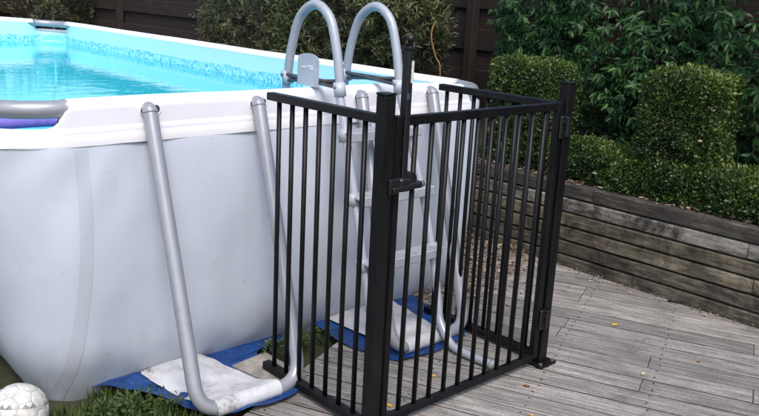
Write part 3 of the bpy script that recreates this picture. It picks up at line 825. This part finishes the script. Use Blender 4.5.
def unit(v): return v/(np.linalg.norm(v, axis=1)[:, None]+1e-9)

def clipped(name, lo, hi, n, label, cat, sd_, group=None, round_=.05, topnew=.25):
    """clipped box plant: dense small leaves on a softly lumpy rounded block"""
    lo, hi = np.array(lo, float), np.array(hi, float); c = (lo+hi)/2; h = (hi-lo)/2
    t = thing(name, (c[0], c[1], lo[2]), label, cat, group)
    # faces weighted by area: -x, +-y, top (+x thinly)
    ar = np.array([h[1]*h[2], h[1]*h[2]*.35, h[0]*h[2], h[0]*h[2], h[0]*h[1]]); ar /= ar.sum()
    f = rng.choice(5, n, p=ar); u = rng.uniform(-1, 1, (n, 3))
    u[f == 0, 0] = -1; u[f == 1, 0] = 1; u[f == 2, 1] = -1; u[f == 3, 1] = 1; u[f == 4, 2] = 1
    P = u*h; rr = min(round_*2.2, h.min()*.9)
    inner = np.clip(P, -(h-rr), h-rr); inner[:, 2] = np.maximum(np.clip(P[:, 2], -h[2], h[2]-rr), -h[2])
    d = P-inner; L_ = np.linalg.norm(d, axis=1)[:, None]; nrm = d/(L_+1e-9)
    P = inner+nrm*rr
    lump = vnoise(P+c, 5.0, sd_)*.035+vnoise(P+c, 14.0, sd_)*.03
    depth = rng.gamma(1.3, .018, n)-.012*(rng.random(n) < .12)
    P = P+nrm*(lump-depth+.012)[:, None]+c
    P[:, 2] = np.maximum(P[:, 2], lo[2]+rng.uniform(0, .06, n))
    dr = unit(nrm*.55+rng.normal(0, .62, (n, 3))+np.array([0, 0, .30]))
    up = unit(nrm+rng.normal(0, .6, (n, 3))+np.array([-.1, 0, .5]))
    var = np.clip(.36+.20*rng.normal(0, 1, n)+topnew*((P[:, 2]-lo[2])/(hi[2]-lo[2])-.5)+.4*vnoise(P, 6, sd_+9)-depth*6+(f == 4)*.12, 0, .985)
    var[rng.random(n) < .006] = 1.0
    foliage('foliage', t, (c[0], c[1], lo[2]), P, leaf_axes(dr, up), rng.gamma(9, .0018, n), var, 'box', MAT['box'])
    # twiggy core and stems
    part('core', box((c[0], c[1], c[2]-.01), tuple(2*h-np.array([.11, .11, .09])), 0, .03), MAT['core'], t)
    for k in range(max(2, int(h[1]*7))):
        y = lo[1]+(k+.5)*(hi[1]-lo[1])/max(2, int(h[1]*7)); x = c[0]-h[0]*.35
        part('stem', tube([(x, y, lo[2]-.02), (x+.01, y+.015, lo[2]+.14)], .009, 6), MAT['bark'], t)
    return t
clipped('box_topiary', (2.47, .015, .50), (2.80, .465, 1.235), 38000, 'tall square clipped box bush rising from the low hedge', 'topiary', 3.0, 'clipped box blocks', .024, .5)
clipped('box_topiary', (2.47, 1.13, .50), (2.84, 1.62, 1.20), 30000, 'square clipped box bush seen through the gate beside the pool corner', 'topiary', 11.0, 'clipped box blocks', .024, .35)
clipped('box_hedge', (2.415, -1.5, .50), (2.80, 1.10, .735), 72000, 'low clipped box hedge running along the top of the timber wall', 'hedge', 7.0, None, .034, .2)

# large glossy shrubs: whorls of drooping leaves
def whorls(C, nl, size, droop, sd_):
    n = len(C); m_ = n*nl
    base = np.repeat(C, nl, 0); ang = np.tile(np.arange(nl)*2.399, n)+np.repeat(rng.uniform(0, 6.28, n), nl)
    ax = unit(rng.normal(0, .35, (n, 3))+np.array([-.55, -.35, .35])); ax = np.repeat(ax, nl, 0)
    e1 = unit(np.cross(ax, np.array([0, 0, 1.0]))); e2 = np.cross(ax, e1)
    sp = rng.uniform(.6, 1.1, m_)[:, None]
    d = unit(ax*rng.uniform(.1, .8, m_)[:, None]+sp*(np.cos(ang)[:, None]*e1+np.sin(ang)[:, None]*e2)+np.array([0, 0, -droop])*rng.uniform(.5, 1.4, m_)[:, None])
    up = unit(ax+np.array([0, 0, .8])+rng.normal(0, .25, (m_, 3)))
    pos = base-ax*rng.uniform(0, .06, m_)[:, None]
    return pos, leaf_axes(d, up), rng.uniform(.7, 1.15, m_)*size
def laurel(centre, radii, ncl, label, sd_, nind=0):
    c = np.array(centre, float); t = thing('laurel_shrub', (c[0], c[1], .48), label, 'shrub', 'dark glossy shrubs behind the hedge')
    r = np.array(radii, float)
    u = unit(rng.normal(0, 1, (ncl*2, 3))); u = u[(u[:, 0] < .45)][:ncl]
    k = 1+.16*vnoise(u*2+c, 1.6, sd_)+.10*vnoise(u*3+c, 3.5, sd_)
    C = c+u*r*(k*rng.uniform(.5, 1.02, len(u))**.6)[:, None]
    C = C[C[:, 2] > .55]
    pos, A, size = whorls(C, 7, .064, .75, sd_)
    var = np.clip(.42+.2*rng.normal(0, 1, len(pos))+np.repeat(.3*vnoise(C, 2.5, sd_), 7), 0, 1)
    base = (c[0], c[1], .48); keep = np.ones(len(pos), bool)
    if nind:
        px, py, zd = to_px(pos); vis = (px > 5) & (px < 755) & (py > 5) & (py < 150)
        score = zd/size+np.where(vis, 0, 1e6); sel = np.argsort(score)[:nind]; keep[sel] = False
        mesh_var = [leaf_mesh('leaf', np.zeros((1, 3)), np.eye(3)[None], np.ones(1), np.array([q]), 'laurel') for q in (.15, .35, .5, .65, .9)]
        for me in mesh_var: me.materials.append(MAT['laurel'])
        for i in sel:
            o = bpy.data.objects.new('leaf', mesh_var[min(4, int(var[i]*5))]); COL.objects.link(o); o.parent = t
            mm_ = Matrix.Identity(4)
            for a in range(3):
                for b2 in range(3): mm_[b2][a] = A[i][a][b2]*size[i]
                mm_[a][3] = pos[i][a]-base[a]
            o.matrix_local = mm_
    foliage('foliage', t, base, pos[keep], A[keep], size[keep], var[keep], 'laurel', MAT['laurel'])
    # trunk and limbs
    part('trunk', tube(smooth_path([(c[0]+.1, c[1], .44), (c[0]+.08, c[1]+.04, .9), (c[0]+.12, c[1], 1.5)], 5), .03, 8, True, np.linspace(.035, .018, 11)), MAT['bark'], t, True)
    for k in range(16):
        q = C[rng.integers(len(C))]; a = np.array([c[0]+.09, c[1]+.02, rng.uniform(.7, 1.3)])
        part('branch', tube(smooth_path([a, (a+q)/2+np.array([0, 0, .08]), q], 4), .008, 6, True, np.linspace(.012, .004, 9)), MAT['bark'], t, True)
    return t
laurel((3.45, .10, 1.45), (.72, .78, 1.05), 1500, 'dark glossy long-leaved shrub directly behind the tall square bush', 1.0, 110)
laurel((3.55, 1.22, 1.50), (.62, .66, 1.00), 1300, 'glossy drooping-leaved shrub above and right of the gate post', 4.0, 110)
laurel((3.45, -.80, 1.45), (.75, .75, 1.05), 1300, 'dark glossy shrub at the right edge beyond the hedge', 8.0, 40)
laurel((3.60, 1.98, 1.62), (.46, .42, .80), 800, 'glossy green shrub spilling over the dark fence, left of the gate post', 13.0, 60)
laurel((3.35, .66, 1.05), (.55, .50, .62), 600, 'shaded glossy shrub low between the two square box bushes', 17.0, 0)

def slender(centre, radii, n, label, sd_, leaf=.062, twig=True, base_z=0.0, cat='bush', name='slender_leaved_shrub'):
    c = np.array(centre, float); r = np.array(radii, float); t = thing(name, (c[0], c[1], base_z), label, cat, 'wispy shrubs behind the pool')
    ns = n//14
    u = unit(rng.normal(0, 1, (ns, 3)))
    k = 1+.15*vnoise(u*2+c, 2.0, sd_)+.12*vnoise(u*3+c, 4.5, sd_)
    C = c+u*r*(k*rng.uniform(.35, 1.03, ns)**.45)[:, None]
    ax = unit(u*.8+rng.normal(0, .45, (ns, 3))+np.array([-.1, -.1, .25]))
    m_ = ns*14; s = np.tile(np.linspace(-.09, .05, 14), ns)
    AX = np.repeat(ax, 14, 0); pos = np.repeat(C, 14, 0)+AX*s[:, None]
    ang = np.tile(np.arange(14)*2.399, ns)+np.repeat(rng.uniform(0, 6.28, ns), 14)
    e1 = unit(np.cross(AX, np.array([.3, .1, 1.0]))); e2 = np.cross(AX, e1)
    d = unit(AX*.7+.8*(np.cos(ang)[:, None]*e1+np.sin(ang)[:, None]*e2)+rng.normal(0, .2, (m_, 3))+np.array([0, 0, -.15]))
    up = unit(AX+rng.normal(0, .5, (m_, 3))+np.array([0, 0, .5]))
    var = np.clip(.40+.25*rng.normal(0, 1, m_)+np.repeat(.55*vnoise(C, 2.2, sd_), 14), 0, 1)
    keep = pos[:, 2] > base_z+.1
    foliage('foliage', t, (c[0], c[1], base_z), pos[keep], leaf_axes(d, up)[keep], (rng.uniform(.7, 1.2, m_)*leaf)[keep], var[keep], 'willow', MAT['willow'])
    part('trunk', tube(smooth_path([(c[0], c[1], base_z-.05), (c[0]+.04, c[1], base_z+.5), (c[0], c[1]+.05, c[2])], 5), .03, 8, True, np.linspace(.045, .02, 11)), MAT['bark'], t, True)
    for k in range(26):
        q = C[rng.integers(len(C))]; a = np.array([c[0], c[1]+.02, rng.uniform(base_z+.4, c[2])])
        part('branch', tube(smooth_path([a, (a+q)/2+np.array([0, 0, .10]), q], 4), .008, 6, True, np.linspace(.014, .004, 9)), MAT['bark'], t, True)
    return t
slender((3.10, 5.15, 1.15), (.55, .80, .95), 26000, 'brownish green wispy shrub behind the pool rim, left of the handrails', 2.0)
slender((3.05, 3.95, 1.15), (.55, .80, 1.0), 30000, 'dense olive wispy shrub directly behind the arched handrails', 5.0)
slender((3.05, 3.05, 1.45), (.42, .42, .80), 14000, 'thin wispy shrub hanging over the dark fence right of the handrails', 9.0, base_z=.45)
slender((3.2, 11.7, 1.3), (1.1, .7, .9), 8000, 'olive bush against the fence beyond the far pool corner', 14.0, .09)
slender((1.4, 11.9, 1.4), (1.1, .7, 1.0), 7000, 'pale olive bush at the top left corner behind the pool', 18.0, .09)

single('hanging_cord', tube(smooth_path([(2.80, 2.44, 1.40), (2.73, 2.41, 1.35), (2.71, 2.39, 1.26), (2.72, 2.345, 1.14), (2.72, 2.29, 1.02), (2.72, 2.28, .40)], 6), .0065, 8), MAT['hose'], (2.72, 2.4, .4),
       'orange cord hanging down in front of the dark fence behind the pool', 'cord', smooth=True)

# ------------------------------------------------------------------ leaf litter, fallen leaves, weeds
def flat_leaves(n, fn, size, zoff):
    P = np.array([fn() for _ in range(n)]); a = rng.uniform(0, 6.28, n)
    d = np.stack([np.cos(a), np.sin(a), rng.uniform(-.1, .35, n)], 1); up = unit(rng.normal(0, .35, (n, 3))+np.array([0, 0, 1.0]))
    P[:, 2] += zoff*rng.random(n)
    return P, leaf_axes(d, up), rng.uniform(.6, 1.2, n)*size
def bedpt(): return (rng.uniform(2.37, 2.52), rng.uniform(-1.6, 2.4), .505)
P, A, sz = flat_leaves(1500, bedpt, .032, .025)
foliage('leaf_litter', None, (2.45, 0, .5), P, A, sz, rng.random(len(P)), 'litter', MAT['litter'])['label'] = 'dry brown leaves along the top of the timber wall'
def deckpt():
    while True:
        x, y = rng.uniform(1.15, 2.33), rng.uniform(.45, 1.9)
        e = y-(.80+.20*(x-1.5)); 
        if rng.random() < 1/(1+math.exp(-e*14+.6*nz(x*4, y*4))): return (x, y, .004)
P, A, sz = flat_leaves(2600, deckpt, .036, .02)
foliage('leaf_litter', None, (1.8, 1.1, 0), P, A, sz, np.clip(rng.normal(.55, .25, len(P)), 0, 1), 'litter', MAT['litter'])['label'] = 'tan leaf litter between the pool and the timber wall'
def wallfoot():
    return (2.33-abs(rng.normal(0, .05)), rng.uniform(-1.2, 1.2), .003)
P, A, sz = flat_leaves(240, wallfoot, .016, .008)
foliage('leaf_litter', None, (2.3, 0, 0), P, A, sz, rng.random(len(P)), 'litter', MAT['litter'])['label'] = 'tiny leaf scraps along the foot of the timber wall'
FL = [((1.71, .033), .038, 'yellow', 'bright yellow fallen leaf on the deck between gate post and timber wall'),
      ((1.308, -.378), .034, 'paleleaf', 'pale curled leaf near a board joint at the right of the deck'),
      ((.555, .177), .030, 'yellow', 'small yellow leaf on the deck behind the middle of the gate'),
      ((.209, .095), .034, 'yellow', 'orange yellow leaf on the deck beside the foot of the corner post'),
      ((1.825, 1.01), .042, 'yellow', 'yellow leaf in the tan leaf litter seen between the gate bars'),
      ((1.651, -.454), .026, 'brownleaf', 'small red brown leaf on the deck boards at right'),
      ((.799, -.101), .036, 'brownleaf', 'red brown leaf on the deck in front of the gate bottom rail'),
      ((1.829, .113), .022, 'paleleaf', 'small pale leaf just behind the bright yellow leaf'),
      ((2.27, -.19), .024, 'paleleaf', 'pale leaf at the foot of the timber wall, far right'),
      ((2.20, .50), .032, 'paleleaf', 'tan leaf lying at the foot of the timber wall'),
      ((2.24, .23), .026, 'paleleaf', 'small whitish leaf by the wall right of the tan leaf'),
      ((2.16, .80), .024, 'yellow', 'tiny yellow leaf near the wall just right of the gate post'),
      ((.609, -.283), .022, 'yellow', 'tiny orange leaf at the bottom edge of the deck'),
      ((.47, .13), .022, 'brownleaf', 'dark brown leaf scrap beside the small yellow leaf behind the gate')]
T_, F_ = leaf_template('litter')
for (x, y), s, mt, lab in FL:
    a = random.uniform(0, 6.28); R_ = np.array([[math.cos(a), math.sin(a), 0], [-math.sin(a), math.cos(a), 0], [0, 0, 1]])
    V = (T_*np.array([1, 1.5, 1.6]))@R_*s+np.array([x, y, .0035])
    single('fallen_leaf', (V, F_), MAT[mt], (x, y, .003), lab, 'leaf', 'fallen leaves on the deck')
# weeds and grass by the pool foot
def weed(x, y, n, h, label, z0=-.03):
    n = int(n*2.2)
    t = thing('weed', (x, y, z0), label, 'weed', 'weeds at the pool foot')
    a = rng.uniform(0, 6.28, n); el = rng.uniform(.1, 1.2, n)
    P = np.stack([x+h*.9*rng.random(n)*np.cos(a), y+h*.9*rng.random(n)*np.sin(a), z0+h*rng.uniform(.15, 1, n)], 1)
    d = np.stack([np.cos(a)*np.cos(el), np.sin(a)*np.cos(el), np.sin(el)*.5], 1); up = unit(rng.normal(0, .4, (n, 3))+np.array([0, 0, 1.0]))
    foliage('foliage', t, (x, y, z0), P, leaf_axes(d, up), rng.uniform(.5, 1.3, n)*h*.27, np.clip(rng.normal(.5, .25, n), 0, 1), 'litter', MAT['weed'])
    st = []
    for k in range(6):
        q = P[k % n]; st.append(tube([(x, y, z0-.01), tuple((np.array((x, y, z0))+q)/2+np.array((0, 0, .01))), tuple(q)], .0015, 5))
    part('stem', join(*st), MAT['weed'], t)
weed(-.60, .70, 60, .09, 'leafy green weed at the pool foot right of the ball')
weed(-.50, .60, 46, .07, 'small leafy weed growing against the edge of the blue tarpaulin', .0)
weed(-.70, .74, 50, .07, 'low weed beside the ball under the pool wall')
weed(-.66, .64, 50, .06, 'low weed at the bottom left beside the blue tarpaulin')
weed(.15, .80, 50, .08, 'green weed behind the fence end, against the pool wall')
weed(.30, .79, 60, .09, 'green weed at the deck edge seen through the left fence bars')
weed(.42, .80, 40, .07, 'small weed beside the tarpaulin seen through the left fence bars')
gn = 6000
gx = rng.uniform(-1.5, -.42, gn); gy = rng.uniform(.35, .92, gn)
k_ = (vnoise(np.stack([gx, gy, gx*0], 1), 6, 2) > -.32) & (gy-.35 > (gx+.42)*-.05)
gx2 = rng.uniform(-1.7, -.80, 5000); gy2 = rng.uniform(.85, 2.6, 5000)
P = np.vstack([np.stack([gx, gy, np.full(gn, -.038)], 1)[k_], np.stack([gx2, gy2, np.full(5000, -.038)], 1)[gx2 < -.93+.0*gy2]]); n = len(P); a = rng.uniform(0, 6.28, n)
d = np.stack([np.cos(a)*.5, np.sin(a)*.5, np.full(n, 1.0)], 1); up = unit(np.stack([np.cos(a), np.sin(a), np.full(n, .2)], 1))
foliage('grass', None, (-.9, .6, -.04), P, leaf_axes(d, up), rng.uniform(.03, .075, n), np.clip(rng.normal(.55, .28, n), 0, 1), 'willow', MAT['weed'])['label'] = 'patchy grass at the foot of the pool'

# little red leaved plant beside the hinge post
rp = thing('red_leaved_plant', (2.43, 1.02, .50), 'small plant with red leaves on the wall top beside the gate post', 'plant')
a = rng.uniform(0, 6.28, 16); P = np.stack([2.43+.02*np.cos(a), 1.02+.03*np.sin(a), .52+.10*rng.random(16)], 1)
d = np.stack([np.cos(a)*.5-.3, np.sin(a)*.6-.2, np.full(16, .6)], 1)
me = leaf_mesh('leaves', P-np.array((2.43, 1.02, .50)), leaf_axes(d, unit(rng.normal(0, .4, (16, 3))+np.array([-.5, -.3, .6]))), rng.uniform(.04, .06, 16), np.ones(16), 'laurel')
me.materials.append(MAT['redleaf']); o = bpy.data.objects.new('leaves', me); COL.objects.link(o); o.parent = rp
part('stem', tube([(2.43, 1.02, .48), (2.43, 1.02, .60)], .004, 6), MAT['bark'], rp)

# ------------------------------------------------------------------ football
BR = .103; bc = np.array((-.985, .80, .074))
ball = thing('football', tuple(bc-np.array((0, 0, BR))), 'scuffed white football with grey triangle markings by the pool wall', 'ball')
ma, nt, b = M('football_panel'); L = nt.links
tc = nt.nodes.new('ShaderNodeNewGeometry'); sb = N(nt, 'ShaderNodeVectorMath', operation='SUBTRACT'); L.new(tc.outputs['Position'], sb.inputs[0]); sb.inputs[1].default_value = tuple(bc)
mp = nt.nodes.new('ShaderNodeMapping'); mp.inputs['Rotation'].default_value = (rad(14), rad(-10), rad(40)); L.new(sb.outputs[0], mp.inputs['Vector'])
sx = nt.nodes.new('ShaderNodeSeparateXYZ'); L.new(mp.outputs[0], sx.inputs['Vector'])
at2 = math_('ARCTAN2', sx.outputs['Y'], sx.outputs['X'])
tri = math_('PINGPONG', math_('MULTIPLY', at2, 3.6), .5)
zz = math_('MULTIPLY', sx.outputs['Z'], 1/BR)
inb = math_('MULTIPLY', math_('GREATER_THAN', zz, .26), math_('LESS_THAN', zz, math_('MULTIPLY_ADD', tri, .30, .28)))
shade = ramp(nt, math_('FRACT', math_('MULTIPLY', at2, 1.2)), [(.0, (.10, .10, .105)), (.5, (.40, .39, .38)), (1, (.16, .16, .16))])
dn = noise(nt, coords(nt), 24, 6, .65)
L.new(mixc(nt, inb, ramp(nt, dn, [(.35, (.40, .39, .36)), (.6, (.62, .61, .58))]), shade), b.inputs['Base Color'])
b.inputs['Roughness'].default_value = .5; bump(nt, b, noise(nt, coords(nt), 300, 2), .15, .001); MAT['ball'] = ma
ph = (1+5**.5)/2; tv = []
for base in ((0, 1, 3*ph), (1, 2+ph, 2*ph), (ph, 2, 2*ph+1)):
    for s1 in (1, -1):
        for s2 in (1, -1):
            for s3 in (1, -1):
                q = (base[0]*s1, base[1]*s2, base[2]*s3)
                for r in range(3): tv.append((q[r], q[(r+1) % 3], q[(r+2) % 3]))
tv = np.array(sorted(set(tuple(round(c_, 6) for c_ in q) for q in tv))); tv = unit(tv)
bm = bmesh.new()
for q in tv: bm.verts.new(q)
hull = bmesh.ops.convex_hull(bm, input=bm.verts[:]); bmesh.ops.dissolve_limit(bm, angle_limit=.02, verts=bm.verts[:], edges=bm.edges[:])
faces = [np.array([v.co[:] for v in f.verts]) for f in bm.faces]; bm.free()
for fv in faces:
    cen = fv.mean(0); V = []; F = []; n = len(fv); RN = 5; SUB = 4
    bd = []
    for i in range(n):
        for s in range(SUB): bd.append(fv[i]+(fv[(i+1) % n]-fv[i])*s/SUB)
    bd = np.array(bd); nb = len(bd); V.append(cen/np.linalg.norm(cen)*BR)
    for r in range(1, RN+1):
        t = r/RN*.985
        q = unit(cen+(bd-cen)*t); V += list(q*(BR-(.0018 if r == RN else 0)))
    for k in range(nb): F.append((0, 1+k, 1+(k+1) % nb))
    for r in range(RN-1):
        for k in range(nb):
            k2 = (k+1) % nb; F.append((1+r*nb+k, 1+(r+1)*nb+k, 1+(r+1)*nb+k2, 1+r*nb+k2))
    part('panel', (np.array(V)+bc, F), MAT['ball'], ball, True)
sp = bmesh.new(); bmesh.ops.create_icosphere(sp, subdivisions=3, radius=BR-.002)
V = np.array([v.co[:] for v in sp.verts])+bc; F = [[v.index for v in f.verts] for f in sp.faces]; sp.free()
part('bladder', (V, F), MAT['brace'], ball, True)
